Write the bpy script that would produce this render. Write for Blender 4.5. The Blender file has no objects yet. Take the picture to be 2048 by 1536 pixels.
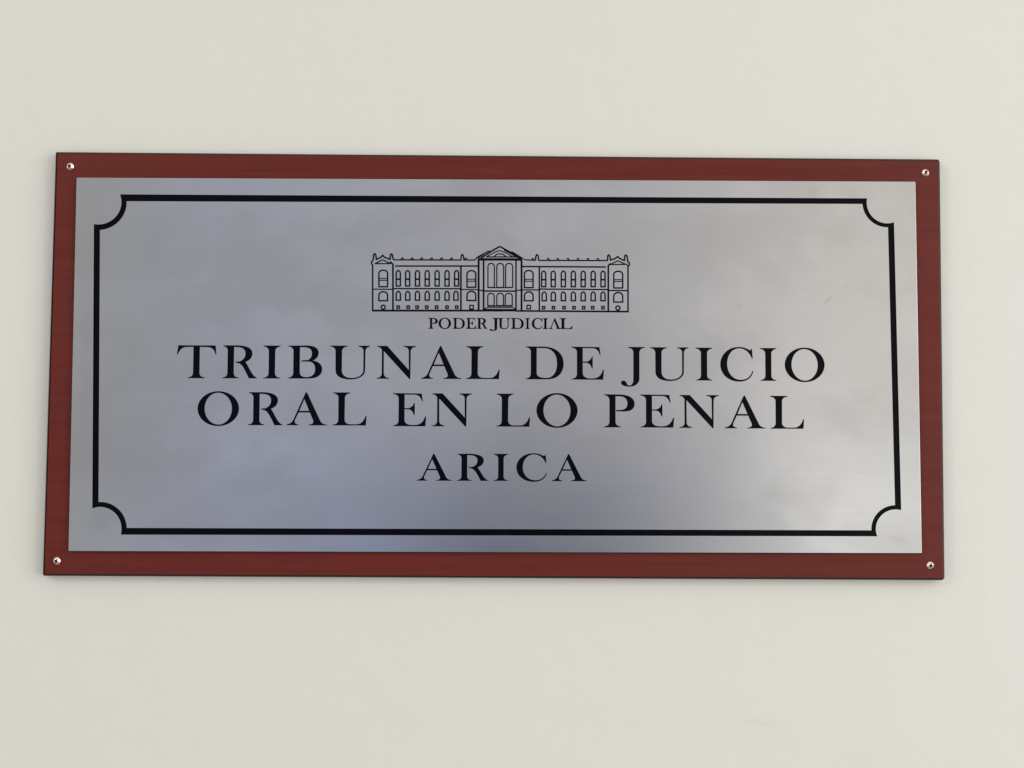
import bpy, bmesh, math, random
from mathutils import Vector, Matrix
from mathutils.geometry import delaunay_2d_cdt

random.seed(4)
scene = bpy.context.scene
COL = scene.collection
Z0 = 1.75            # height of the plaque's centre above the floor, metres
MM = 0.001

# ------------------------------------------------------------------ camera
cam_data = bpy.data.cameras.new('camera')
cam_data.lens = 42.0
cam_data.sensor_width = 36.0
cam_data.sensor_fit = 'HORIZONTAL'
cam_data.clip_start = 0.01
cam_data.clip_end = 100.0
camera = bpy.data.objects.new('camera', cam_data)
COL.objects.link(camera)
_r, _u, _b = (Vector((0.999945, -0.009694, 0.003886)),
              Vector((-0.004391, -0.052633, 0.998604)),
              Vector((-0.009476, -0.998567, -0.052673)))
_m = Matrix((_r, _u, _b)).transposed().to_4x4()
_m.translation = Vector((0.002685, -0.84566 - 0.0099, -0.058502 + Z0))
camera.matrix_world = _m
scene.camera = camera

# ------------------------------------------------------------------ exposure
scene.view_settings.view_transform = 'Standard'
scene.view_settings.look = 'None'
scene.view_settings.exposure = 0.0
scene.view_settings.gamma = 1.0
scene.view_settings.use_curve_mapping = False

# ------------------------------------------------------------------ light of the room in front of the wall
world = bpy.data.worlds.new('World')
scene.world = world
world.use_nodes = True
wn, wl = world.node_tree.nodes, world.node_tree.links
wn.clear()
w_out = wn.new('ShaderNodeOutputWorld')
w_bg = wn.new('ShaderNodeBackground')
w_bg.inputs['Strength'].default_value = 1.0
wl.new(w_bg.outputs[0], w_out.inputs[0])
w_tc = wn.new('ShaderNodeTexCoord')
w_sep = wn.new('ShaderNodeSeparateXYZ')
wl.new(w_tc.outputs['Generated'], w_sep.inputs[0])


def w_ramp(socket, lo, hi, stops, smooth='EASE'):
    mr = wn.new('ShaderNodeMapRange')
    mr.inputs['From Min'].default_value = lo
    mr.inputs['From Max'].default_value = hi
    wl.new(socket, mr.inputs['Value'])
    rp = wn.new('ShaderNodeValToRGB')
    rp.color_ramp.interpolation = smooth
    els = rp.color_ramp.elements
    while len(els) < len(stops):
        els.new(0.5)
    for e, (p, c) in zip(els, stops):
        e.position = (p - lo) / (hi - lo)
        e.color = (c[0], c[1], c[2], 1.0)
    wl.new(mr.outputs[0], rp.inputs[0])
    return rp.outputs[0]


def w_mix(fac, a, b):
    mx = wn.new('ShaderNodeMix')
    mx.data_type = 'RGBA'
    mx.clamp_result = False
    wl.new(fac, mx.inputs[0])
    wl.new(a, mx.inputs[6])
    wl.new(b, mx.inputs[7])
    return mx.outputs[2]


# a blurred room: daylit walls to the sides, a dimmer bluish depth straight ahead, bright again to the right
ROOM_UPPER = [(-1.0, (.86, .83, .76)), (-0.62, (.72, .69, .63)), (-0.42, (.46, .45, .40)), (-0.35, (.43, .43, .39)),
              (-0.26, (.45, .475, .565)), (-0.02, (.54, .55, .585)), (0.115, (.61, .605, .625)),
              (0.23, (.83, .79, .745)), (0.32, (.89, .86, .79)), (0.62, (.96, .93, .84)), (1.0, (1.10, 1.07, .98))]
ROOM_LOWER = [(-1.0, (.80, .77, .70)), (-0.62, (.64, .61, .56)), (-0.42, (.43, .42, .40)), (-0.34, (.42, .42, .43)),
              (-0.20, (.46, .52, .74)), (-0.10, (.27, .31, .46)), (0.01, (.06, .08, .13)), (0.09, (.10, .13, .21)),
              (0.17, (.32, .35, .43)), (0.26, (1.45, 1.44, 1.38)), (0.33, (1.10, 1.08, 1.02)), (0.62, (1.15, 1.12, 1.04)), (1.0, (1.2, 1.17, 1.07))]
c_up = w_ramp(w_sep.outputs[0], -1, 1, ROOM_UPPER)
c_lo = w_ramp(w_sep.outputs[0], -1, 1, ROOM_LOWER)
f_ul = w_ramp(w_sep.outputs[2], -0.13, 0.09, [(-0.13, (0, 0, 0)), (0.09, (1, 1, 1))])
c_room = w_mix(f_ul, c_lo, c_up)
ceil = w_ramp(w_sep.outputs[0], -1, 1, [(-1.0, (.82, .80, .74)), (1.0, (.95, .93, .86))])
f_ce = w_ramp(w_sep.outputs[2], 0.34, 0.70, [(0.34, (0, 0, 0)), (0.70, (1, 1, 1))])
c_room = w_mix(f_ce, c_room, ceil)
floor_c = w_ramp(w_sep.outputs[0], -1, 1, [(-1.0, (.24, .225, .205)), (1.0, (.32, .30, .28))])
f_fl = w_ramp(w_sep.outputs[2], -0.70, -0.32, [(-0.70, (1, 1, 1)), (-0.32, (0, 0, 0))])
c_room = w_mix(f_fl, c_room, floor_c)
wl.new(c_room, w_bg.inputs['Color'])


def window_light(name, loc, sx, sy, watts, colour):
    d = bpy.data.lights.new(name, 'AREA')
    d.shape = 'RECTANGLE'
    d.size, d.size_y, d.energy, d.color = sx, sy, watts, colour
    o = bpy.data.objects.new(name, d)
    COL.objects.link(o)
    o.location = loc
    o.rotation_euler = (Vector((0, 0, Z0)) - o.location).to_track_quat('-Z', 'Y').to_euler()
    return o


# broad daylight from windows on the right, a smaller one high on the left
window_light('right_window_light', (2.2, -1.35, Z0 + 0.12), 1.6, 1.8, 28.0, (1.0, 0.99, 0.955))
window_light('left_window_light', (-1.75, -1.5, Z0 + 0.95), 0.35, 0.45, 6.5, (1.0, 0.97, 0.92))


# ------------------------------------------------------------------ measured layout of the plaque, millimetres from the plate's centre
PLATE = [[-300.21, 132.04], [299.54, 132.79], [300.45, -132.27], [-299.79, -132.56]]
BOARD = [[-316.9, 151.37], [318.83, 150.02], [317.73, -151.54], [-318.8, -150.27]]
SCREWS = [[-305.89, 140.66], [307.88, 139.87], [307.28, -140.9], [-308.67, -139.63]]
BORDER_OUT = [[-287.69, 120.09], [284.09, 120.6], [286.06, -120.41], [-283.44, -121.03]]
BORDER_IN = [[-283.25, 115.34], [279.79, 116.56], [281.72, -116.32], [-279.28, -116.34]]
ARC = {'TL': [[-264.29, 115.3], [-282.8, 94.51]], 'TR': [[261.35, 116.41], [279.51, 99.68]], 'BR': [[264.96, -116.3], [281.95, -98.55]], 'BL': [[-259.4, -116.27], [-279.61, -98.26]]}
TIP = {'TL': [[-269.19, 120.2], [-287.21, 98.72]], 'TR': [[264.74, 120.49], [283.86, 103.35]], 'BR': [[269.05, -120.47], [286.3, -102.02]], 'BL': [[-263.5, -120.97], [-283.85, -102.72]]}
LINE1 = [('T', -226.45, -198.76, -10.71, 23.14), ('R', -194.42, -169.93, -10.61, 23.14), ('I', -165.53, -153.34, -10.6, 23.14), ('B', -147.94, -123.89, -10.57, 23.14), ('U', -118.17, -89.99, -10.49, 23.14), ('N', -85.17, -57.56, -10.44, 23.14), ('A', -53.68, -25.23, -10.39, 23.14), ('L', -21.82, 1.83, -10.37, 23.14), ('D', 20.43, 47.23, -10.4, 23.14), ('E', 52.83, 75.81, -10.42, 23.14), ('J', 88.19, 105.0, -10.48, 23.14), ('U', 108.83, 136.03, -10.59, 23.14), ('I', 141.15, 152.96, -10.69, 23.14), ('C', 158.74, 182.02, -10.72, 23.14), ('I', 187.04, 198.62, -10.74, 23.14), ('O', 204.65, 232.91, -10.89, 23.14)]
LINE2 = [('O', -211.23, -182.18, -43.74, 23.1), ('R', -175.74, -151.47, -43.71, 23.1), ('A', -148.37, -119.97, -43.66, 23.1), ('L', -115.73, -92.12, -43.6, 23.1), ('E', -73.41, -50.07, -43.95, 23.1), ('N', -45.79, -17.63, -43.97, 23.1), ('L', -0.19, 23.48, -43.98, 23.1), ('O', 28.18, 57.16, -44.05, 23.1), ('P', 75.98, 97.57, -44.14, 23.1), ('E', 101.69, 125.54, -44.18, 23.1), ('N', 129.52, 157.51, -44.36, 23.1), ('A', 161.75, 190.63, -44.59, 23.1), ('L', 194.05, 217.94, -44.7, 23.1)]
LINE3 = [('A', -56.06, -31.48, -82.35, 18.83), ('R', -28.04, -6.06, -82.33, 18.83), ('I', -2.04, 8.16, -82.3, 18.83), ('C', 14.09, 35.4, -82.31, 18.83), ('A', 39.1, 63.8, -82.32, 18.83)]
LINE4 = [('P', -48.71, -42.35, 25.29, 7.42), ('O', -41.57, -32.84, 25.32, 7.42), ('D', -31.53, -23.08, 25.34, 7.42), ('E', -22.05, -14.95, 25.37, 7.42), ('R', -14.52, -7.13, 25.39, 7.42), ('J', -5.15, 1.39, 25.41, 7.42), ('U', 0.68, 8.99, 25.43, 7.42), ('D', 9.85, 18.8, 25.46, 7.42), ('I', 20.08, 23.07, 25.47, 7.42), ('C', 24.7, 32.06, 25.5, 7.42), ('I', 32.41, 36.08, 25.51, 7.42), ('V', 36.86, 45.39, 25.53, 7.42), ('L', 44.5, 53.43, 25.55, 7.42)]
EMBLEM = [
  [0,0.87,[[-88.48,37.92],[-88.81,70.18],[-89.55,71.36],[-89.61,72.63],[-88.74,73.71],[-88.37,74.94],[-88.2,77.83],[-87.43,78.62],[-86.69,77.84],[-86.22,74.51],[-82.88,76.1],[-81.78,77.57],[-80.45,76.11],[-76.5,74.56],[-76.19,77.9],[-75.47,78.59],[-74.78,77.61],[-74.36,74.97],[-73.48,74.28]]],
  [0,0.78,[[-73.87,74.28],[-25.84,74.4]]],
  [0,0.68,[[-68.96,74.46],[-68.0,75.59],[-67.41,75.69],[-66.92,74.81]]],
  [0,0.68,[[-61.91,74.49],[-60.94,75.63],[-60.36,75.73],[-59.87,74.85]]],
  [0,0.68,[[-55.1,74.53],[-54.13,75.66],[-53.55,75.77],[-53.05,74.89]]],
  [0,0.68,[[-48.19,74.57],[-47.22,75.7],[-46.64,75.8],[-46.14,74.92]]],
  [0,0.68,[[-40.98,74.61],[-40.02,75.74],[-39.43,75.84],[-38.94,74.96]]],
  [0,0.68,[[-33.93,74.65],[-32.96,75.78],[-32.38,75.88],[-31.88,75.0]]],
  [0,0.83,[[-25.99,74.2],[-25.76,77.39],[-25.14,78.47],[-24.25,77.4],[-23.84,74.21]]],
  [0,0.68,[[-23.17,74.65],[-22.59,75.83],[-21.42,75.25]]],
  [0,0.73,[[-24.24,74.4],[-16.2,74.45],[-14.41,76.37],[-6.74,80.73],[-4.54,80.74]]],
  [0,0.58,[[-14.02,75.69],[-9.16,79.05]]],
  [0,0.58,[[-12.07,75.99],[-6.73,79.55],[-4.88,80.25]]],
  [0,0.97,[[-11.58,75.99],[-4.88,80.45],[1.53,84.31]]],
  [0,0.58,[[-7.93,76.8],[-1.86,80.17],[1.45,81.36]]],
  [0,0.68,[[-2.33,76.98],[-0.78,78.51],[1.56,79.11]]],
  [0,0.68,[[-8.18,76.75],[3.03,76.81]]],
  [0,1.36,[[-13.91,74.9],[3.04,74.99]]],
  [1,0.68,[[-87.17,71.47],[-81.75,74.24],[-76.28,71.52]]],
  [0,0.97,[[-76.48,72.99],[-74.38,71.05],[-74.08,38.09]]],
  [0,1.07,[[-88.92,37.87],[-9.44,38.27]]],
  [0,1.46,[[-9.93,38.61],[3.19,38.58]]],
  [0,0.68,[[-88.64,53.21],[-74.21,53.13]]],
  [0,0.78,[[-74.22,53.67],[-25.91,53.82]]],
  [0,0.63,[[-25.91,53.33],[-13.31,53.2]]],
  [0,0.73,[[-13.31,52.86],[-9.76,52.54]]],
  [0,0.87,[[-9.76,52.29],[3.13,52.26]]],
  [0,0.87,[[-72.86,69.83],[-13.4,70.15]]],
  [0,0.97,[[-26.01,69.54],[-25.81,38.19]]],
  [0,1.07,[[-13.43,75.1],[-13.23,38.25]]],
  [0,0.97,[[-9.87,74.38],[-9.69,38.61]]],
  [1,0.83,[[-84.23,54.94],[-84.33,64.58],[-84.1,65.44],[-83.44,66.17],[-82.44,66.67],[-81.26,66.84],[-80.08,66.68],[-79.08,66.2],[-78.4,65.47],[-78.16,64.61],[-78.07,54.97]]],
  [0,0.58,[[-84.29,60.91],[-78.12,60.94]]],
  [0,0.58,[[-84.28,59.54],[-78.11,59.57]]],
  [1,0.83,[[-84.14,44.92],[-84.18,48.88],[-83.95,49.85],[-83.29,50.68],[-82.3,51.24],[-81.12,51.44],[-79.94,51.25],[-78.93,50.7],[-78.25,49.88],[-78.01,48.91],[-77.97,44.95]]],
  [1,0.83,[[-79.58,40.36],[-79.77,39.62],[-80.3,39.09],[-81.02,38.89],[-81.75,39.08],[-82.29,39.61],[-82.49,40.34],[-82.3,41.08],[-81.78,41.61],[-81.05,41.81],[-80.32,41.62],[-79.78,41.09]]],
  [1,0.83,[[-21.59,54.87],[-21.65,64.57],[-21.41,65.43],[-20.74,66.16],[-19.74,66.66],[-18.54,66.84],[-17.35,66.67],[-16.34,66.19],[-15.66,65.46],[-15.42,64.6],[-15.36,54.91]]],
  [0,0.58,[[-21.62,60.65],[-15.4,60.68]]],
  [0,0.58,[[-21.61,59.23],[-15.39,59.26]]],
  [1,0.83,[[-21.53,45.44],[-21.56,49.49],[-21.33,50.47],[-20.66,51.3],[-19.65,51.85],[-18.46,52.05],[-17.27,51.86],[-16.26,51.32],[-15.58,50.5],[-15.33,49.53],[-15.31,45.47]]],
  [1,0.73,[[-19.57,41.93],[-17.04,41.94],[-17.03,39.4],[-19.55,39.39]]],
  [1,0.83,[[-71.9,55.54],[-71.98,64.5],[-71.88,65.28],[-71.57,65.95],[-71.1,66.4],[-70.54,66.56],[-69.98,66.41],[-69.51,65.96],[-69.18,65.3],[-69.07,64.51],[-68.99,55.56]]],
  [0,0.97,[[-71.85,60.43],[-69.13,60.45]]],
  [1,0.83,[[-65.25,55.58],[-65.32,64.53],[-65.22,65.32],[-64.91,65.99],[-64.44,66.44],[-63.88,66.59],[-63.32,66.44],[-62.85,66.0],[-62.52,65.33],[-62.41,64.55],[-62.33,55.59]]],
  [0,0.97,[[-65.19,60.47],[-62.47,60.48]]],
  [1,0.83,[[-58.3,55.61],[-58.37,64.57],[-58.27,65.35],[-57.96,66.02],[-57.49,66.47],[-56.93,66.63],[-56.37,66.48],[-55.89,66.03],[-55.57,65.37],[-55.45,64.58],[-55.38,55.63]]],
  [0,0.97,[[-58.24,60.5],[-55.52,60.52]]],
  [1,0.83,[[-51.35,55.65],[-51.42,64.6],[-51.31,65.39],[-51.0,66.06],[-50.53,66.51],[-49.97,66.67],[-49.42,66.52],[-48.94,66.07],[-48.62,65.41],[-48.5,64.62],[-48.43,55.66]]],
  [0,0.97,[[-51.29,60.54],[-48.57,60.56]]],
  [1,0.83,[[-44.3,55.68],[-44.37,64.64],[-44.26,65.43],[-43.95,66.1],[-43.48,66.55],[-42.92,66.71],[-42.36,66.55],[-41.89,66.11],[-41.56,65.44],[-41.45,64.66],[-41.38,55.7]]],
  [0,0.97,[[-44.24,60.58],[-41.52,60.59]]],
  [1,0.83,[[-37.25,55.72],[-37.31,64.68],[-37.21,65.47],[-36.9,66.14],[-36.43,66.58],[-35.87,66.74],[-35.31,66.59],[-34.83,66.15],[-34.51,65.48],[-34.39,64.69],[-34.34,55.74]]],
  [0,0.97,[[-37.19,60.62],[-34.46,60.63]]],
  [1,0.83,[[-30.45,55.76],[-30.5,64.71],[-30.4,65.5],[-30.08,66.17],[-29.61,66.62],[-29.06,66.78],[-28.5,66.63],[-28.02,66.18],[-27.7,65.52],[-27.58,64.73],[-27.53,55.77]]],
  [0,0.97,[[-30.38,60.65],[-27.66,60.67]]],
  [1,0.83,[[-71.86,45.43],[-71.9,49.33],[-71.79,50.23],[-71.47,50.99],[-70.99,51.51],[-70.41,51.69],[-69.83,51.51],[-69.34,51.01],[-69.01,50.25],[-68.88,49.35],[-68.85,45.44]]],
  [1,0.83,[[-65.16,45.46],[-65.19,49.37],[-65.09,50.27],[-64.77,51.03],[-64.28,51.54],[-63.71,51.72],[-63.13,51.55],[-62.64,51.04],[-62.3,50.28],[-62.18,49.38],[-62.15,45.47]]],
  [1,0.83,[[-58.26,45.49],[-58.3,49.4],[-58.19,50.3],[-57.87,51.06],[-57.38,51.58],[-56.81,51.76],[-56.23,51.58],[-55.74,51.08],[-55.41,50.32],[-55.28,49.42],[-55.25,45.51]]],
  [1,0.83,[[-51.32,45.53],[-51.35,49.44],[-51.24,50.34],[-50.92,51.1],[-50.44,51.61],[-49.86,51.79],[-49.28,51.62],[-48.79,51.11],[-48.46,50.35],[-48.34,49.45],[-48.31,45.54]]],
  [1,0.83,[[-44.28,45.57],[-44.3,49.47],[-44.2,50.37],[-43.88,51.14],[-43.39,51.65],[-42.82,51.83],[-42.24,51.65],[-41.74,51.15],[-41.41,50.39],[-41.29,49.49],[-41.26,45.58]]],
  [1,0.83,[[-37.23,45.6],[-37.26,49.51],[-37.15,50.41],[-36.83,51.17],[-36.34,51.68],[-35.77,51.87],[-35.19,51.69],[-34.7,51.18],[-34.37,50.42],[-34.25,49.53],[-34.22,45.62]]],
  [1,0.83,[[-30.91,45.63],[-30.94,49.54],[-30.83,50.44],[-30.51,51.2],[-30.02,51.72],[-29.45,51.9],[-28.87,51.72],[-28.38,51.22],[-28.05,50.46],[-27.93,49.56],[-27.9,45.65]]],
  [1,0.78,[[-71.29,41.33],[-69.54,41.34],[-69.53,39.58],[-71.27,39.57]]],
  [1,0.78,[[-64.15,41.36],[-62.41,41.37],[-62.39,39.61],[-64.14,39.61]]],
  [1,0.78,[[-57.84,41.39],[-56.09,41.4],[-56.08,39.65],[-57.83,39.64]]],
  [1,0.78,[[-51.0,41.43],[-49.25,41.44],[-49.23,39.68],[-50.98,39.67]]],
  [1,0.78,[[-43.95,41.46],[-42.21,41.47],[-42.19,39.72],[-43.94,39.71]]],
  [1,0.78,[[-36.57,41.5],[-34.82,41.51],[-34.81,39.75],[-36.56,39.74]]],
  [1,0.78,[[-29.67,41.54],[-27.92,41.54],[-27.91,39.79],[-29.66,39.78]]],
  [1,0.68,[[-6.7,54.85],[-6.78,69.89],[-6.61,70.73],[-6.12,71.45],[-5.38,71.93],[-4.5,72.11],[-3.62,71.94],[-2.88,71.47],[-2.38,70.76],[-2.2,69.91],[-2.13,54.88]]],
  [1,0.68,[[-0.38,54.89],[-0.45,69.92],[-0.27,70.77],[0.26,71.49],[1.05,71.97],[1.98,72.14],[2.91,71.98],[3.7,71.51],[4.23,70.79],[4.42,69.95],[4.49,54.91]]],
  [1,0.68,[[-6.74,41.85],[-6.77,48.69],[-6.6,49.44],[-6.11,50.08],[-5.37,50.5],[-4.5,50.66],[-3.62,50.51],[-2.88,50.09],[-2.38,49.46],[-2.2,48.71],[-2.17,41.87]]],
  [1,0.68,[[-0.32,41.88],[-0.35,48.72],[-0.17,49.47],[0.34,50.11],[1.11,50.54],[2.02,50.69],[2.94,50.55],[3.71,50.13],[4.23,49.49],[4.41,48.75],[4.44,41.9]]],
  [0,0.58,[[-7.09,54.7],[3.12,54.66]]],
  [0,0.68,[[-6.93,41.55],[3.18,41.6]]],
  [0,0.58,[[-9.35,39.29],[-7.27,40.57],[3.19,40.58]]],
  [0,0.97,[[1.62,84.31],[7.77,80.81],[12.86,77.21],[17.35,75.66]]],
  [0,0.58,[[7.48,80.71],[10.99,80.24],[19.69,74.79]]],
  [0,0.49,[[4.55,81.58],[14.32,76.48]]],
  [0,0.58,[[9.92,80.13],[17.25,75.76]]],
  [0,0.58,[[1.44,81.36],[5.54,79.86],[11.01,76.9]]],
  [0,0.68,[[1.64,79.11],[4.08,78.53],[5.94,77.02]]],
  [0,0.68,[[0.68,76.8],[12.86,76.76]]],
  [0,1.36,[[0.68,74.98],[17.64,74.97]]],
  [0,0.73,[[19.2,74.79],[27.2,74.49]]],
  [0,0.83,[[27.1,74.44],[27.38,77.48],[28.21,78.71],[29.04,77.49],[29.34,74.45]]],
  [0,0.78,[[29.24,74.45],[78.6,74.57]]],
  [0,0.68,[[24.37,75.3],[24.95,75.8],[25.53,75.7],[26.22,74.63]]],
  [0,0.68,[[35.24,75.36],[35.82,75.86],[36.41,75.76],[37.09,74.69]]],
  [0,0.68,[[42.06,75.4],[42.65,75.89],[43.23,75.8],[43.92,74.72]]],
  [0,0.68,[[49.38,75.44],[49.96,75.93],[50.55,75.84],[51.23,74.76]]],
  [0,0.68,[[56.45,75.48],[57.04,75.97],[57.62,75.88],[58.31,74.8]]],
  [0,0.68,[[63.53,75.52],[64.11,76.01],[64.7,75.92],[65.38,74.84]]],
  [0,0.68,[[70.6,75.56],[71.19,76.05],[71.77,75.95],[72.45,74.88]]],
  [0,0.87,[[78.46,74.52],[78.7,77.96],[79.34,78.7],[80.17,77.67],[80.6,74.92],[84.31,76.22],[85.68,77.55],[87.0,76.23],[90.51,74.58],[90.86,78.02],[91.64,78.62],[92.47,77.74],[92.85,74.2],[94.02,72.93],[94.12,71.46],[93.14,70.67],[93.1,37.95]]],
  [1,0.68,[[80.36,71.73],[85.78,74.46],[91.49,71.89]]],
  [0,0.97,[[80.65,72.57],[79.04,70.89],[79.03,38.27]]],
  [0,0.68,[[91.49,72.48],[93.05,70.87]]],
  [0,0.87,[[17.51,69.97],[77.33,69.95]]],
  [0,0.87,[[13.21,74.51],[13.34,38.72]]],
  [0,1.07,[[17.15,75.07],[17.28,38.25]]],
  [0,0.87,[[29.84,69.45],[29.93,38.32]]],
  [0,0.87,[[0.79,52.25],[13.29,52.31]]],
  [0,0.68,[[13.29,52.71],[17.23,53.17]]],
  [0,0.73,[[17.23,53.21],[29.89,53.28]]],
  [0,0.78,[[29.88,53.87],[79.03,53.78]]],
  [0,0.78,[[79.03,53.14],[93.12,53.07]]],
  [0,1.36,[[0.85,38.61],[13.34,38.67]]],
  [0,0.97,[[13.0,38.18],[93.54,38.05]]],
  [1,0.83,[[19.27,54.84],[19.23,64.88],[19.47,65.74],[20.14,66.48],[21.14,66.97],[22.32,67.15],[23.5,66.99],[24.51,66.5],[25.18,65.77],[25.42,64.91],[25.45,54.87]]],
  [0,0.58,[[19.25,60.77],[25.43,60.8]]],
  [0,0.58,[[19.25,59.39],[25.44,59.43]]],
  [1,0.83,[[19.3,45.45],[19.29,49.31],[19.52,50.29],[20.19,51.11],[21.19,51.67],[22.37,51.87],[23.55,51.68],[24.56,51.14],[25.23,50.32],[25.47,49.34],[25.48,45.48]]],
  [1,0.73,[[21.11,42.18],[23.64,42.2],[23.65,39.65],[21.12,39.64]]],
  [1,0.83,[[82.93,54.93],[82.94,64.68],[83.18,65.54],[83.88,66.28],[84.91,66.77],[86.14,66.95],[87.36,66.79],[88.4,66.3],[89.09,65.57],[89.33,64.71],[89.32,54.96]]],
  [0,0.58,[[82.94,60.85],[89.33,60.89]]],
  [0,0.58,[[82.94,59.58],[89.33,59.61]]],
  [1,0.83,[[82.93,44.84],[82.93,49.15],[83.17,50.12],[83.87,50.95],[84.9,51.51],[86.13,51.71],[87.35,51.52],[88.38,50.98],[89.07,50.15],[89.32,49.18],[89.31,44.87]]],
  [1,0.83,[[87.41,40.61],[87.2,39.85],[86.65,39.29],[85.9,39.09],[85.14,39.29],[84.59,39.84],[84.39,40.59],[84.59,41.35],[85.14,41.91],[85.9,42.12],[86.65,41.92],[87.21,41.37]]],
  [1,0.83,[[31.53,55.54],[31.51,64.65],[31.62,65.44],[31.94,66.11],[32.41,66.56],[32.97,66.72],[33.53,66.56],[34.0,66.12],[34.32,65.45],[34.43,64.67],[34.46,55.56]]],
  [0,0.97,[[31.62,60.59],[34.35,60.6]]],
  [1,0.83,[[38.35,55.58],[38.33,64.69],[38.44,65.48],[38.76,66.15],[39.23,66.59],[39.79,66.75],[40.35,66.6],[40.83,66.16],[41.14,65.49],[41.26,64.7],[41.27,55.59]]],
  [0,0.97,[[38.44,60.62],[41.17,60.64]]],
  [1,0.83,[[45.56,55.61],[45.54,64.73],[45.65,65.51],[45.97,66.18],[46.44,66.63],[47.0,66.79],[47.56,66.64],[48.04,66.2],[48.36,65.53],[48.47,64.74],[48.48,55.63]]],
  [0,0.97,[[45.65,60.66],[48.38,60.67]]],
  [1,0.83,[[52.67,55.65],[52.66,64.76],[52.77,65.55],[53.09,66.22],[53.56,66.67],[54.12,66.83],[54.68,66.68],[55.16,66.23],[55.47,65.57],[55.59,64.78],[55.6,55.67]]],
  [0,0.97,[[52.76,60.7],[55.49,60.71]]],
  [1,0.83,[[59.69,55.69],[59.68,64.8],[59.79,65.59],[60.11,66.26],[60.58,66.71],[61.14,66.87],[61.7,66.71],[62.18,66.27],[62.49,65.6],[62.61,64.82],[62.61,55.7]]],
  [0,0.97,[[59.78,60.73],[62.51,60.75]]],
  [1,0.83,[[66.8,55.72],[66.8,64.84],[66.91,65.63],[67.23,66.3],[67.7,66.75],[68.26,66.91],[68.82,66.75],[69.3,66.31],[69.61,65.64],[69.72,64.85],[69.73,55.74]]],
  [0,0.97,[[66.9,60.77],[69.63,60.78]]],
  [1,0.83,[[73.82,55.76],[73.82,64.88],[73.93,65.66],[74.25,66.33],[74.72,66.78],[75.28,66.94],[75.84,66.79],[76.32,66.35],[76.64,65.68],[76.75,64.89],[76.74,55.78]]],
  [0,0.97,[[73.92,60.81],[76.65,60.82]]],
  [1,0.83,[[31.9,45.51],[31.89,49.43],[32.0,50.32],[32.33,51.09],[32.82,51.6],[33.39,51.78],[33.97,51.61],[34.46,51.1],[34.79,50.34],[34.91,49.44],[34.92,45.53]]],
  [1,0.83,[[38.37,45.55],[38.37,49.46],[38.48,50.36],[38.8,51.12],[39.29,51.63],[39.87,51.81],[40.45,51.64],[40.94,51.13],[41.27,50.37],[41.38,49.47],[41.39,45.56]]],
  [1,0.83,[[45.53,45.58],[45.52,49.49],[45.64,50.39],[45.96,51.16],[46.45,51.67],[47.03,51.85],[47.61,51.68],[48.1,51.17],[48.42,50.41],[48.54,49.51],[48.55,45.6]]],
  [1,0.83,[[52.64,45.62],[52.63,49.53],[52.75,50.43],[53.07,51.19],[53.56,51.71],[54.14,51.89],[54.72,51.71],[55.21,51.21],[55.53,50.45],[55.65,49.55],[55.65,45.63]]],
  [1,0.83,[[59.65,45.65],[59.64,49.57],[59.76,50.47],[60.09,51.23],[60.57,51.74],[61.15,51.92],[61.73,51.75],[62.22,51.24],[62.55,50.48],[62.66,49.58],[62.67,45.67]]],
  [1,0.83,[[66.76,45.69],[66.76,49.6],[66.87,50.5],[67.2,51.27],[67.69,51.78],[68.27,51.96],[68.84,51.78],[69.33,51.28],[69.66,50.52],[69.78,49.62],[69.78,45.7]]],
  [1,0.83,[[73.77,45.72],[73.77,49.64],[73.89,50.54],[74.21,51.3],[74.7,51.82],[75.28,52.0],[75.86,51.82],[76.35,51.31],[76.68,50.55],[76.79,49.65],[76.79,45.74]]],
  [1,0.78,[[32.06,41.46],[33.81,41.46],[33.81,39.71],[32.06,39.7]]],
  [1,0.78,[[39.11,41.49],[40.86,41.5],[40.87,39.74],[39.12,39.73]]],
  [1,0.78,[[46.66,41.53],[48.41,41.54],[48.41,39.78],[46.66,39.77]]],
  [1,0.78,[[53.71,41.56],[55.46,41.57],[55.47,39.81],[53.71,39.81]]],
  [1,0.78,[[60.62,41.6],[62.38,41.61],[62.38,39.85],[60.63,39.84]]],
  [1,0.78,[[67.1,41.63],[68.85,41.64],[68.85,39.88],[67.1,39.87]]],
  [1,0.78,[[74.4,41.67],[76.16,41.68],[76.16,39.92],[74.4,39.91]]],
  [1,0.68,[[5.88,54.92],[5.82,69.96],[6.01,70.8],[6.55,71.52],[7.36,72.0],[8.32,72.18],[9.28,72.01],[10.1,71.54],[10.64,70.83],[10.84,69.98],[10.9,54.94]]],
  [1,0.68,[[5.69,41.91],[5.67,48.75],[5.85,49.5],[6.39,50.14],[7.19,50.57],[8.14,50.72],[9.09,50.58],[9.9,50.16],[10.44,49.53],[10.63,48.78],[10.65,41.93]]],
  [0,0.58,[[0.78,54.65],[10.51,54.8]]],
  [0,0.68,[[0.83,41.59],[10.8,41.64]]],
  [0,0.58,[[0.84,40.57],[11.05,40.67],[13.0,39.41]]],
]
EMB_W = 1.32
BOLD = {'inscription_1': 0.12, 'inscription_2': 0.12, 'inscription_3': 0.12, 'inscription_4': 0.2}
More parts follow.
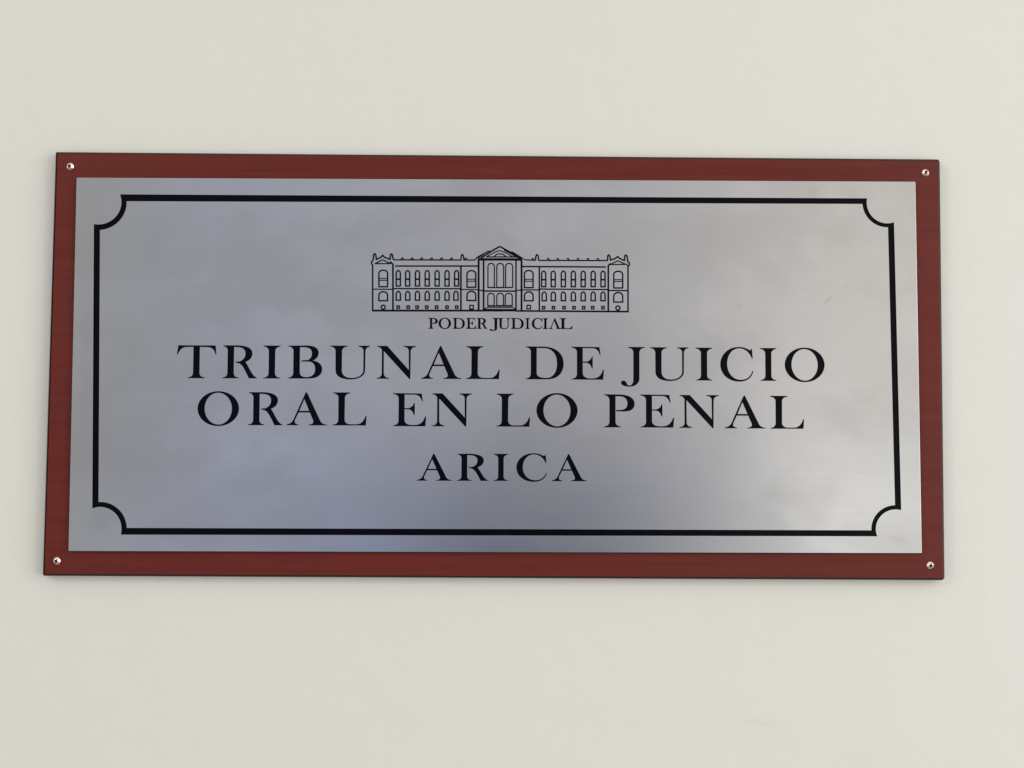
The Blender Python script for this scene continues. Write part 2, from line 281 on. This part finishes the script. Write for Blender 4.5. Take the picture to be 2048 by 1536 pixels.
# marks: x, z (metres, object space), half sizes, tilt, strength
WALL_MARKS = [(0.188, 1.497, 0.022, 0.0045, -0.16, 0.16), (0.262, 1.474, 0.03, 0.01, 0.3, 0.05), (0.283, 1.45, 0.014, 0.006, 0.2, 0.07), (0.014, 1.587, 0.008, 0.012, -0.2, 0.05)]
PLATE_MARKS = [(0.2365, 0.0475, 0.0075, 0.0016, 0.75, 0.3), (0.249, 0.058, 0.006, 0.0012, 0.75, 0.12), (0.1725, 0.0435, 0.0018, 0.0014, -0.0, 0.3), (0.175, -0.036, 0.004, 0.001, -0.1, 0.2), (0.255, 0.123, 0.02, 0.011, -0.3, 0.2), (0.242, 0.092, 0.024, 0.015, -0.2, 0.14), (0.226, 0.124, 0.006, 0.007, -0.3, 0.2), (0.285, -0.123, 0.012, 0.006, -0.4, 0.18), (-0.29, 0.02, 0.008, 0.1, -0.0, 0.1), (-0.278, -0.108, 0.016, 0.018, -0.2, 0.14)]


# ------------------------------------------------------------------ materials
def new_mat(name):
    m = bpy.data.materials.new(name)
    m.use_nodes = True
    n = m.node_tree.nodes
    return m, n, m.node_tree.links, n['Principled BSDF']


def obj_coords(n, l, scale=(1, 1, 1), loc=(0, 0, 0), rot=(0, 0, 0)):
    tc = n.new('ShaderNodeTexCoord')
    mp = n.new('ShaderNodeMapping')
    mp.inputs['Scale'].default_value = scale
    mp.inputs['Location'].default_value = loc
    mp.inputs['Rotation'].default_value = rot
    l.new(tc.outputs['Object'], mp.inputs['Vector'])
    return mp.outputs[0]


def noise(n, l, vec, scale, detail=3.0, rough=0.55, dist=0.0):
    t = n.new('ShaderNodeTexNoise')
    t.inputs['Scale'].default_value = scale
    t.inputs['Detail'].default_value = detail
    t.inputs['Roughness'].default_value = rough
    t.inputs['Distortion'].default_value = dist
    l.new(vec, t.inputs['Vector'])
    return t.outputs['Fac']


def maprange(n, l, s, a, b, c, d, smooth=False):
    m = n.new('ShaderNodeMapRange')
    if smooth:
        m.interpolation_type = 'SMOOTHSTEP'
    for k, v in zip(('From Min', 'From Max', 'To Min', 'To Max'), (a, b, c, d)):
        m.inputs[k].default_value = v
    l.new(s, m.inputs['Value'])
    return m.outputs[0]


def math_node(n, l, op, a, b):
    m = n.new('ShaderNodeMath')
    m.operation = op
    for i, x in enumerate((a, b)):
        if isinstance(x, (int, float)):
            m.inputs[i].default_value = x
        else:
            l.new(x, m.inputs[i])
    return m.outputs[0]


def mixcol(n, l, fac, a, b):
    mx = n.new('ShaderNodeMix')
    mx.data_type = 'RGBA'
    if isinstance(fac, (int, float)):
        mx.inputs[0].default_value = fac
    else:
        l.new(fac, mx.inputs[0])
    for i, c in ((6, a), (7, b)):
        if isinstance(c, tuple):
            mx.inputs[i].default_value = (*c, 1)
        else:
            l.new(c, mx.inputs[i])
    return mx.outputs[2]


def bump(n, l, p, height, strength, dist):
    b = n.new('ShaderNodeBump')
    b.inputs['Strength'].default_value = strength
    b.inputs['Distance'].default_value = dist
    l.new(height, b.inputs['Height'])
    l.new(b.outputs[0], p.inputs['Normal'])


def smudge(n, l, x, z, rx, rz, ang, soft=1.0):
    """1 inside a soft-edged oval mark at (x, z) on a surface facing -Y (object coordinates)."""
    tc = n.new('ShaderNodeTexCoord')
    sb = n.new('ShaderNodeVectorMath')
    sb.operation = 'SUBTRACT'
    sb.inputs[1].default_value = (x, 0, z)
    l.new(tc.outputs['Object'], sb.inputs[0])
    ro = n.new('ShaderNodeVectorRotate')
    ro.rotation_type = 'Y_AXIS'
    ro.inputs['Angle'].default_value = ang
    l.new(sb.outputs[0], ro.inputs['Vector'])
    sc = n.new('ShaderNodeVectorMath')
    sc.operation = 'MULTIPLY'
    sc.inputs[1].default_value = (1 / rx, 0, 1 / rz)
    l.new(ro.outputs[0], sc.inputs[0])
    ln = n.new('ShaderNodeVectorMath')
    ln.operation = 'LENGTH'
    l.new(sc.outputs[0], ln.inputs[0])
    return maprange(n, l, ln.outputs['Value'], 1.0 - soft, 1.0, 1.0, 0.0, True)


# painted plaster wall
M_WALL, n, l, p = new_mat('cream_wall_paint')
v = obj_coords(n, l)
blot = maprange(n, l, noise(n, l, v, 3.2, 3, 0.5), 0.3, 0.7, 0.0, 1.0)
col = mixcol(n, l, blot, (0.758, 0.742, 0.700), (0.757, 0.750, 0.722))
fine = maprange(n, l, noise(n, l, v, 60.0, 3, 0.6), 0.3, 0.7, 0.0, 1.0)
col = mixcol(n, l, math_node(n, l, 'MULTIPLY', fine, 0.18), col, (0.724, 0.714, 0.678))
for (x, z, rx, rz, a, k) in WALL_MARKS:
    s_ = math_node(n, l, 'MULTIPLY', smudge(n, l, x, z, rx, rz, a), k)
    col = mixcol(n, l, s_, col, (0.55, 0.51, 0.47))
l.new(col, p.inputs['Base Color'])
p.inputs['Roughness'].default_value = 0.72
p.inputs['Specular IOR Level'].default_value = 0.3
h1 = noise(n, l, v, 340.0, 4, 0.6)
h2 = noise(n, l, v, 22.0, 3, 0.5)
bump(n, l, p, math_node(n, l, 'ADD', math_node(n, l, 'MULTIPLY', h1, 0.16), h2), 0.34, 0.0022)

# red-brown wood laminate, grain running across
M_WOOD, n, l, p = new_mat('red_wood_laminate')
vg = obj_coords(n, l, (7.0, 60.0, 210.0))
g1 = maprange(n, l, noise(n, l, vg, 1.0, 5, 0.6, 0.25), 0.25, 0.75, 0.0, 1.0)
vg2 = obj_coords(n, l, (2.2, 20.0, 42.0), (3, 1, 7))
g2 = maprange(n, l, noise(n, l, vg2, 1.0, 3, 0.55, 0.5), 0.3, 0.7, 0.0, 1.0)
vp = obj_coords(n, l, (26.0, 100.0, 900.0), (1, 2, 3))
pores = maprange(n, l, noise(n, l, vp, 1.0, 2, 0.5), 0.56, 0.72, 0.0, 1.0)
col = mixcol(n, l, g1, (0.112, 0.0120, 0.0088), (0.164, 0.0215, 0.0165))
col = mixcol(n, l, math_node(n, l, 'MULTIPLY', g2, 0.45), col, (0.118, 0.0250, 0.0170))
col = mixcol(n, l, math_node(n, l, 'MULTIPLY', pores, 0.40), col, (0.072, 0.0140, 0.0110))
l.new(col, p.inputs['Base Color'])
l.new(maprange(n, l, g1, 0, 1, 0.50, 0.40), p.inputs['Roughness'])
p.inputs['Specular IOR Level'].default_value = 0.20
bump(n, l, p, g1, 0.10, 0.0004)

# dark edge banding of the board
M_EDGE, n, l, p = new_mat('dark_edge_band')
ve = obj_coords(n, l, (5.0, 80.0, 5.0))
ge = noise(n, l, ve, 9.0, 3, 0.5)
l.new(mixcol(n, l, ge, (0.024, 0.012, 0.008), (0.040, 0.018, 0.012)), p.inputs['Base Color'])
p.inputs['Roughness'].default_value = 0.5
p.inputs['Specular IOR Level'].default_value = 0.3

# brushed steel, brush lines running across, with faint cloudy tarnish and fine scratches
M_STEEL, n, l, p = new_mat('brushed_steel')
vc = obj_coords(n, l, (7.0, 1.0, 11.0))
cl1 = noise(n, l, vc, 1.0, 3, 0.5, 0.4)
vc2 = obj_coords(n, l, (18.0, 1.0, 28.0), (5, 0, 2))
cl2 = noise(n, l, vc2, 1.0, 3, 0.55, 0.3)
cloud = math_node(n, l, 'ADD', math_node(n, l, 'MULTIPLY', cl1, 0.65), math_node(n, l, 'MULTIPLY', cl2, 0.35))
cloud = maprange(n, l, cloud, 0.38, 0.62, 0.0, 1.0, True)
vb = obj_coords(n, l, (12.0, 1.0, 1900.0))
br1 = noise(n, l, vb, 1.0, 4, 0.7)
vb2 = obj_coords(n, l, (5.0, 1.0, 640.0), (1, 0, 4))
br2 = noise(n, l, vb2, 1.0, 3, 0.6)
brush = math_node(n, l, 'ADD', math_node(n, l, 'MULTIPLY', br1, 0.5), math_node(n, l, 'MULTIPLY', br2, 0.5))
col = mixcol(n, l, cloud, (0.560, 0.556, 0.558), (0.638, 0.637, 0.648))
col = mixcol(n, l, maprange(n, l, brush, 0.3, 0.7, 0.0, 0.12), col, (0.50, 0.495, 0.49))
for (x, z, rx, rz, a, k) in PLATE_MARKS:
    s_ = math_node(n, l, 'MULTIPLY', smudge(n, l, x, z, rx, rz, a), k)
    col = mixcol(n, l, s_, col, (0.36, 0.35, 0.33))
l.new(col, p.inputs['Base Color'])
p.inputs['Metallic'].default_value = 1.0
rg = math_node(n, l, 'ADD', maprange(n, l, brush, 0.3, 0.7, 0.15, 0.19), maprange(n, l, cloud, 0, 1, 0.05, 0.0))
l.new(rg, p.inputs['Roughness'])
bump(n, l, p, brush, 0.03, 0.0003)

# plate sides, coloured near-black in place of the shadow along the plate
M_SIDE_SHADE, n, l, p = new_mat('plate_side_shade')
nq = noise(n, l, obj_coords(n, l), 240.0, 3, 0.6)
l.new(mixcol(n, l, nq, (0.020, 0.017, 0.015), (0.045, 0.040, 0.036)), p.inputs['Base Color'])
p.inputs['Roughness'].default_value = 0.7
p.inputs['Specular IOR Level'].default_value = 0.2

# black enamel in the engraving
M_ENAMEL, n, l, p = new_mat('black_enamel')
vk = obj_coords(n, l)
nk = noise(n, l, vk, 90.0, 3, 0.6)
l.new(mixcol(n, l, nk, (0.0002, 0.0008, 0.0030), (0.0006, 0.0013, 0.0042)), p.inputs['Base Color'])
l.new(maprange(n, l, nk, 0.3, 0.7, 0.20, 0.32), p.inputs['Roughness'])
p.inputs['Specular IOR Level'].default_value = 0.10

# polished screw
M_CHROME, n, l, p = new_mat('polished_screw_steel')
nc = noise(n, l, obj_coords(n, l), 900.0, 2, 0.5)
l.new(mixcol(n, l, nc, (0.93, 0.78, 0.69), (0.98, 0.86, 0.78)), p.inputs['Base Color'])
p.inputs['Metallic'].default_value = 1.0
p.inputs['Roughness'].default_value = 0.20
M_RECESS, n, l, p = new_mat('dark_screw_recess')
nr = noise(n, l, obj_coords(n, l), 700.0, 2, 0.5)
l.new(mixcol(n, l, nr, (0.020, 0.013, 0.010), (0.045, 0.032, 0.026)), p.inputs['Base Color'])
p.inputs['Roughness'].default_value = 0.6


# ------------------------------------------------------------------ builders
def link(name, bm, mat, parent=None, smooth=False):
    me = bpy.data.meshes.new(name)
    bm.normal_update()
    bm.to_mesh(me)
    bm.free()
    me.materials.append(mat)
    if smooth:
        for f in me.polygons:
            f.use_smooth = True
    o = bpy.data.objects.new(name, me)
    COL.objects.link(o)
    if parent:
        o.parent = parent
    return o


def lerp(a, b, t):
    return a + (b - a) * t


def round_quad(q, radii, seg=6):
    """Outline (CCW, mm) of a four-cornered sheet with small rounded corners; q = TL, TR, BR, BL."""
    pts = [Vector(c) for c in (q[3], q[2], q[1], q[0])]
    out = []
    for i in range(4):
        p0, p1, p2 = pts[i - 1], pts[i], pts[(i + 1) % 4]
        r = radii[i]
        a = p1 + (p0 - p1).normalized() * r
        b = p1 + (p2 - p1).normalized() * r
        c = a + b - p1
        a0 = math.atan2(a.y - c.y, a.x - c.x)
        a1 = math.atan2(b.y - c.y, b.x - c.x)
        while a1 < a0:
            a1 += 2 * math.pi
        for k in range(seg + 1):
            t = lerp(a0, a1, k / seg)
            out.append(Vector((c.x + r * math.cos(t), c.y + r * math.sin(t))))
    return out


def inset(poly, d):
    """Move a convex CCW outline inwards by d."""
    n_ = len(poly)
    out = []
    for i in range(n_):
        p0, p1, p2 = poly[i - 1], poly[i], poly[(i + 1) % n_]
        e = (p2 - p0).normalized()
        out.append(p1 + Vector((-e.y, e.x)) * d)
    return out


def P3(x, y, depth):
    """plaque millimetres (right, up, out from the wall) to metres in the plaque's own space"""
    return (x * MM, -depth * MM, y * MM)


# ------------------------------------------------------------------ wall
bm = bmesh.new()
bmesh.ops.create_cube(bm, size=1.0)
for v_ in bm.verts:
    v_.co = Vector((v_.co.x * 5.0, v_.co.y * 0.15 + 0.075, v_.co.z * 3.2 + 1.6))
wall = link('wall', bm, M_WALL)
wall['kind'] = 'structure'
wall['label'] = 'smooth cream painted wall behind the plaque'
wall['category'] = 'wall'

# ------------------------------------------------------------------ plaque
plaque = bpy.data.objects.new('wall_plaque', None)
plaque.empty_display_size = 0.1
COL.objects.link(plaque)
plaque.location = (0, 0, Z0)
plaque['label'] = 'engraved brushed steel courthouse plaque on a red-brown wooden board, screwed to the cream wall'
plaque['category'] = 'plaque'

BOARD_T, PLATE_T = 7.5, 2.4


def ring(bm_, pts, depth):
    return [bm_.verts.new(P3(q.x, q.y, depth)) for q in pts]


def bridge(bm_, a, b):
    k = len(a)
    for i in range(k):
        bm_.faces.new((a[i], a[(i + 1) % k], b[(i + 1) % k], b[i]))


outline = round_quad(BOARD, (1.3, 2.3, 2.1, 1.2))
EDGE = 1.75
bm = bmesh.new()
face_pts = inset(outline, EDGE)
top = ring(bm, face_pts, BOARD_T)
bm.faces.new(top)
low = ring(bm, face_pts, BOARD_T - 3.0)
bridge(bm, low, top)
board = link('wooden_board', bm, M_WOOD, plaque)

bm = bmesh.new()
rings = [ring(bm, inset(outline, EDGE), BOARD_T - 0.06)]
for k in range(1, 6):
    a = k / 5 * math.pi / 2
    rings.append(ring(bm, inset(outline, EDGE * (1 - math.sin(a))), BOARD_T - 0.06 - EDGE * (1 - math.cos(a))))
rings.append(ring(bm, outline, 0.0))
for a, b in zip(rings, rings[1:]):
    bridge(bm, b, a)
band = link('edge_band', bm, M_EDGE, board, True)

# ------------------------------------------------------------------ letter shapes (own drawing: path commands M L C Z)
GLYPHS = {
 # letter: (left, right, cap top, baseline, outline, [holes])
 'T': (80, 553, 133, 525, 'M93,133 L543,133 L553,240 L546,240 C533,190 512,152 440,150 L352,150 L352,455 C352,500 378,514 420,519 L420,524 L212,524 L212,519 C252,514 278,500 278,455 L278,150 L190,150 C130,152 105,195 88,240 L80,238 Z', []),
 'R': (627, 1045, 133, 523, 'M637,133 L800,132 C910,132 987,165 987,225 C987,280 950,312 903,327 C917,345 932,372 950,405 C975,450 1000,500 1045,519 L1045,523 L950,523 C925,470 895,410 870,377 C850,352 830,339 790,338 L788,326 L830,326 C880,310 907,275 907,228 C907,175 865,150 800,150 L765,150 L765,455 C765,500 790,514 830,519 L830,523 L627,523 L627,519 C667,514 692,500 692,455 L692,195 C692,165 670,145 637,139 Z', []),
 'I': (1120, 1328, 133, 524, 'M1120,133 L1328,133 L1328,138 C1290,146 1262,165 1262,200 L1262,460 C1262,500 1290,514 1326,519 L1326,524 L1124,524 L1124,519 C1160,514 1188,500 1188,460 L1188,200 C1188,165 1160,146 1120,138 Z', []),
 'B': (1420, 1830, 133, 524, 'M1420,133 L1640,131 C1740,131 1785,165 1785,215 C1785,265 1755,295 1712,310 C1790,320 1830,360 1830,415 C1830,490 1760,524 1660,524 L1420,524 L1420,519 C1460,513 1485,495 1485,455 L1485,195 C1485,165 1460,145 1420,138 Z', ['M1560,150 L1600,148 C1675,148 1708,175 1708,222 C1708,262 1690,290 1660,305 L1582,310 L1580,321 L1685,321 C1728,334 1748,365 1748,412 C1748,480 1705,510 1640,510 C1590,510 1560,490 1560,440 Z']),
 'U': (0, 480, 128, 523, 'M0,127 L208,127 L208,132 C170,140 142,155 140,190 L140,430 C145,490 190,518 260,518 C340,518 395,480 402,430 L402,190 C402,155 380,140 338,133 L338,127 L480,127 L480,132 C445,140 424,155 422,190 L420,430 C415,492 340,533 250,533 C140,533 72,500 67,430 L65,190 C62,155 40,140 0,132 Z', []),
 'N': (562, 1032, 130, 523, 'M565,130 L685,130 L948,420 L948,190 C948,158 925,143 882,135 L882,130 L1032,130 L1032,135 C995,143 970,158 968,190 L966,526 L956,526 L646,190 L646,460 C646,497 675,513 712,518 L712,523 L562,523 L562,518 C600,513 624,497 624,460 L624,185 C620,160 600,142 565,136 Z', []),
 'A': (1098, 1582, 131, 523, 'M1322,135 L1330,128 L1338,135 L1500,470 C1515,500 1540,513 1582,518 L1582,523 L1365,523 L1365,518 C1412,511 1430,500 1414,457 L1376,370 L1239,370 L1199,455 C1186,490 1196,512 1240,518 L1240,523 L1098,523 L1098,517 C1140,508 1165,490 1181,455 Z', ['M1307,209 L1247,352 L1368,352 Z']),
 'V': (1098, 1582, 131, 523, 'M1322,135 L1330,128 L1338,135 L1500,470 C1515,500 1540,513 1582,518 L1582,523 L1400,523 L1400,518 C1424,511 1430,500 1414,457 L1307,215 L1199,455 C1186,490 1196,512 1240,518 L1240,523 L1098,523 L1098,517 C1140,508 1165,490 1181,455 Z', []),
 'L': (35, 438, 690, 1083, 'M35,690 L240,690 L240,695 C200,705 175,720 175,755 L173,1015 C175,1052 205,1073 245,1072 L320,1072 C380,1070 410,1030 430,970 L438,972 L431,1083 L35,1083 L35,1078 C75,1072 100,1055 100,1015 L100,755 C100,720 75,705 35,695 Z', []),
 'D': (310, 765, 136, 528, 'M310,135 L520,136 C680,138 765,225 765,340 C765,455 690,528 560,528 L310,528 L310,523 C350,515 372,500 372,460 L372,200 C372,165 350,148 310,140 Z', ['M440,152 L530,152 C640,155 690,235 688,345 C686,445 640,514 560,514 C490,515 440,500 440,450 Z']),
 'E': (860, 1250, 139, 531, 'M860,138 L1197,142 L1211,232 L1203,233 C1186,180 1165,155 1110,153 L995,153 L995,317 L1040,317 C1080,310 1100,290 1107,255 L1115,256 L1115,400 L1107,400 C1098,360 1080,335 1045,329 L995,329 L995,455 C997,500 1035,521 1090,520 L1130,519 C1190,515 1225,475 1242,415 L1251,417 L1243,532 L864,531 L864,526 C905,520 928,500 928,465 L928,205 C928,170 905,152 860,144 Z', []),
 'J': (1460, 1745, 144, 536, 'M1540,143 L1745,143 L1745,148 C1700,157 1680,170 1678,210 L1678,530 C1672,580 1625,618 1560,618 C1500,618 1459,600 1459,572 C1459,555 1478,546 1492,548 C1512,552 1525,575 1530,590 C1537,603 1548,607 1562,606 C1590,604 1608,575 1608,530 L1608,210 C1608,170 1585,157 1540,148 Z', []),
 'C': (668, 1062, 159, 551, 'M1047,163 L1057,285 L1050,287 C1025,215 970,161 895,161 C800,161 748,255 748,350 C748,460 815,544 915,544 C985,544 1040,500 1055,432 L1062,437 C1050,515 985,563 895,563 C760,563 668,470 668,357 C668,240 765,147 893,147 C955,147 1000,175 1020,183 C1032,188 1040,180 1047,163 Z', []),
 'O': (440, 933, 707, 1103, 'M686,696 C822,696 933,790 933,905 C933,1020 822,1115 686,1115 C550,1115 440,1020 440,905 C440,790 550,696 686,696 Z', ['M682,711 C776,711 851,800 851,908 C851,1012 780,1100 690,1100 C596,1100 521,1010 521,902 C521,798 592,711 682,711 Z']),
 'P': (1253, 1620, 713, 1107, 'M1253,712 L1430,714 C1550,713 1620,755 1620,825 C1620,890 1570,916 1490,916 L1400,916 L1398,904 L1470,900 C1520,890 1537,860 1537,820 C1537,765 1500,733 1440,733 L1390,733 L1390,1045 C1392,1080 1420,1097 1455,1102 L1455,1108 L1253,1108 L1253,1102 C1295,1097 1318,1080 1320,1045 L1320,780 C1318,745 1295,725 1253,717 Z', []),
}


def flatten(path, steps):
    out = []
    toks = path.replace('M', ' M ').replace('L', ' L ').replace('C', ' C ').replace('Z', ' Z ').split()
    mode, buf = None, []
    for t in toks:
        if t in 'MLCZ':
            mode, buf = t, []
            continue
        x, y = t.split(',')
        buf.append(Vector((float(x), float(y))))
        if mode in 'ML':
            out.append(buf[-1])
            buf = []
        elif mode == 'C' and len(buf) == 3:
            p0 = out[-1]
            p1, p2, p3 = buf
            for k in range(1, steps + 1):
                s = k / steps
                out.append(p0 * (1 - s) ** 3 + p1 * 3 * s * (1 - s) ** 2 + p2 * 3 * s * s * (1 - s) + p3 * s ** 3)
            buf = []
    if (out[0] - out[-1]).length < 1e-6:
        out.pop()
    return out


def ccw(poly):
    a = sum(poly[i - 1].x * poly[i].y - poly[i].x * poly[i - 1].y for i in range(len(poly)))
    return poly if a > 0 else poly[::-1]


REG = []            # (group, is_hole, id of its owner, outline)
_owner = [0]


def add_region(group, outline_, holes=()):
    _owner[0] += 1
    REG.append((group, False, _owner[0], ccw(outline_)))
    for h in holes:
        REG.append((group, True, _owner[0], ccw(h)))


def set_line(group, items, steps):
    for ch, x0, x1, yb, cap in items:
        g0, g1, gt, gb, path, holes = GLYPHS[ch]
        sx, sy = (x1 - x0) / (g1 - g0), cap / (gb - gt)

        def place(pa):
            return [Vector((x0 + (q.x - g0) * sx, yb - (q.y - gb) * sy)) for q in flatten(pa, steps)]
        b = BOLD[group]
        add_region(group, inset(ccw(place(path)), -b), [inset(ccw(place(h)), b) for h in holes])


def polar_arc(c, a, b, n_, cw):
    r0, r1 = (a - c).length, (b - c).length
    t0, t1 = math.atan2(a.y - c.y, a.x - c.x), math.atan2(b.y - c.y, b.x - c.x)
    while cw and t1 > t0:
        t1 -= 2 * math.pi
    while not cw and t1 < t0:
        t1 += 2 * math.pi
    return [c + Vector((math.cos(lerp(t0, t1, k / n_)), math.sin(lerp(t0, t1, k / n_)))) * lerp(r0, r1, k / n_)
            for k in range(n_ + 1)]


# border: straight lines with scooped corners (going round clockwise from the top left)
def border_loop(table):
    out = []
    for key, cen, first, cw in (('TL', BORDER_IN[0], 1, False), ('TR', BORDER_IN[1], 0, False),
                                ('BR', BORDER_IN[2], 1, False), ('BL', BORDER_IN[3], 0, False)):
        a, b = Vector(table[key][first]), Vector(table[key][1 - first])
        out += polar_arc(Vector(cen), a, b, 20, cw)
    return out


add_region('border_line', border_loop(TIP), [border_loop(ARC)])
set_line('inscription_1', LINE1, 9)
set_line('inscription_2', LINE2, 9)
set_line('inscription_3', LINE3, 8)
set_line('inscription_4', LINE4, 5)


def add_stroke(group, pts, w, closed):
    pts = [Vector(q) for q in pts]
    k = len(pts)
    segs = [(pts[i], pts[(i + 1) % k]) for i in range(k if closed else k - 1)]
    for a, b in segs:
        e = (b - a)
        if e.length < 1e-5:
            continue
        e.normalize()
        nn = Vector((-e.y, e.x)) * w / 2
        add_region(group, [a - nn, b - nn, b + nn, a + nn])
    joints = pts if closed else pts[1:-1]
    for j in joints:
        add_region(group, [j + Vector((math.cos(math.pi * (2 * i + 1) / 8), math.sin(math.pi * (2 * i + 1) / 8))) * w * 0.52
                           for i in range(8)])


for closed, w, pts in EMBLEM:
    add_stroke('building_emblem', pts, w * EMB_W, closed)

# one planar subdivision of the whole plate: engraved areas and the bare metal between them never overlap
plate_outline = round_quad(PLATE, (0.5, 0.5, 0.5, 0.5))
plate_face = inset(plate_outline, 0.14)
cv, cf = [], []


def add_loop(poly):
    i0 = len(cv)
    cv.extend(poly)
    cf.append(list(range(i0, i0 + len(poly))))


add_loop(plate_face)
for g, hole, own, poly in REG:
    add_loop(poly)
ov, oe, of, _, _, oof = delaunay_2d_cdt(cv, [], cf, 0, 1e-4, True)
kind = []
for fc, ids in zip(of, oof):
    if not ids:
        kind.append(None)
        continue
    state = {}
    for i in ids:
        if i == 0:
            continue
        g, hole, own, _p = REG[i - 1]
        s = state.setdefault((g, own), [False, False])
        s[1 if hole else 0] = True
    ink = [g for (g, own), s in state.items() if s[0] and not s[1]]
    kind.append(ink[0] if ink else 'metal')

DEPTH = {'border_line': 0.9, 'inscription_1': 0.7, 'inscription_2': 0.7, 'inscription_3': 0.6,
         'inscription_4': 0.25, 'building_emblem': 0.25}
FRONT = BOARD_T + PLATE_T
edge_use = {}
for fi, fc in enumerate(of):
    for a, b in zip(fc, fc[1:] + fc[:1]):
        edge_use.setdefault((min(a, b), max(a, b)), []).append(fi)


def orient(fc):
    a, b, c = (ov[i] for i in fc[:3])
    return fc if (b - a).cross(c - a) > 0 else fc[::-1]


def build_area(kind_name, depth, walls):
    bm_ = bmesh.new()
    vt, vb_ = {}, {}

    def vert(i, z, d):
        if i not in d:
            d[i] = bm_.verts.new(P3(ov[i].x, ov[i].y, z))
        return d[i]
    for fi, fc in enumerate(of):
        if kind[fi] != kind_name:
            continue
        fo = orient(list(fc))
        bm_.faces.new([vert(i, depth, vb_) for i in fo])
        if walls:
            for a, b in zip(fo, fo[1:] + fo[:1]):
                other = [x for x in edge_use[(min(a, b), max(a, b))] if x != fi]
                if not other or kind[other[0]] != kind_name:
                    try:
                        bm_.faces.new([vert(b, depth, vb_), vert(a, depth, vb_), vert(a, FRONT, vt), vert(b, FRONT, vt)])
                    except ValueError:
                        pass
    return bm_


bm = build_area('metal', FRONT, False)
rim0 = ring(bm, plate_face, FRONT)
rim1 = ring(bm, inset(plate_outline, 0.04), FRONT - 0.04)
rim2 = ring(bm, plate_outline, FRONT - 0.14)
# dark side flared out right and below, shaped to stand in for the plate's shadow
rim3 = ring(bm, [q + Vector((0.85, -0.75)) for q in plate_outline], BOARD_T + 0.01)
bridge(bm, rim1, rim0)
bridge(bm, rim2, rim1)
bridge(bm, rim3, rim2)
bmesh.ops.remove_doubles(bm, verts=bm.verts[:], dist=1e-7)
plate = link('metal_plate', bm, M_STEEL, plaque)
plate.data.materials.append(M_SIDE_SHADE)
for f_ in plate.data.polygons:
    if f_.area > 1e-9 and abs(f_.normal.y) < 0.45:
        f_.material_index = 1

for g, name, label in (
        ('border_line', 'border_line', 'black engraved border line with scooped corners'),
        ('building_emblem', 'building_emblem', 'line drawing of a long palace front with central gable'),
        ('inscription_4', 'inscription', 'small lettering PODER JUDICIAL under the drawing'),
        ('inscription_1', 'inscription', 'large lettering TRIBUNAL DE JUICIO'),
        ('inscription_2', 'inscription', 'large lettering ORAL EN LO PENAL'),
        ('inscription_3', 'inscription', 'medium lettering ARICA')):
    o = link(name, build_area(g, FRONT - DEPTH[g], True), M_ENAMEL, plate)
    o['label'] = label


# ------------------------------------------------------------------ screws
def make_screw(parent):
    """round polished pan head with a cross recess, seen from the front"""
    R, H = 2.8, 2.0
    NA = 48

    def rec(t):
        c = abs(math.cos(2 * t))
        return 0.95 + 0.70 * c ** 5
    bm_ = bmesh.new()
    rings_ = []
    base = [bm_.verts.new(P3(R * math.cos(2 * math.pi * i / NA), R * math.sin(2 * math.pi * i / NA), 0)) for i in range(NA)]
    rings_.append(base)
    for k in range(0, 11):
        s = k / 10
        row = []
        for i in range(NA):
            t = 2 * math.pi * i / NA
            r_in = rec(t)
            r = lerp(R, r_in, s)
            z = 0.25 + (H - 0.25) * (1 - (r / R) ** 2.1)
            row.append(bm_.verts.new(P3(r * math.cos(t), r * math.sin(t), z)))
        rings_.append(row)
    for a, b in zip(rings_, rings_[1:]):
        bridge(bm_, a, b)
    head = link('screw', bm_, M_CHROME, parent, True)
    bm_ = bmesh.new()
    rim, low_ = [], []
    for i in range(NA):
        t = 2 * math.pi * i / NA
        r = rec(t)
        z = 0.25 + (H - 0.25) * (1 - (r / R) ** 2.1)
        rim.append(bm_.verts.new(P3(r * math.cos(t), r * math.sin(t), z)))
        low_.append(bm_.verts.new(P3(r * 0.55 * math.cos(t), r * 0.55 * math.sin(t), 0.45)))
    bridge(bm_, rim, low_)
    bm_.faces.new(low_)
    link('recess', bm_, M_RECESS, head)
    return head


proto = make_screw(plaque)
for i, ((x, y), ang) in enumerate(zip(SCREWS, (0.35, 0.9, 0.15, 0.6))):
    if i == 0:
        s_ = proto
    else:
        s_ = proto.copy()
        COL.objects.link(s_)
        s_.parent = plaque
        for ch in proto.children:
            c_ = ch.copy()
            COL.objects.link(c_)
            c_.parent = s_
    s_.location = P3(x, y, BOARD_T)
    s_.rotation_euler = (0, ang, 0)
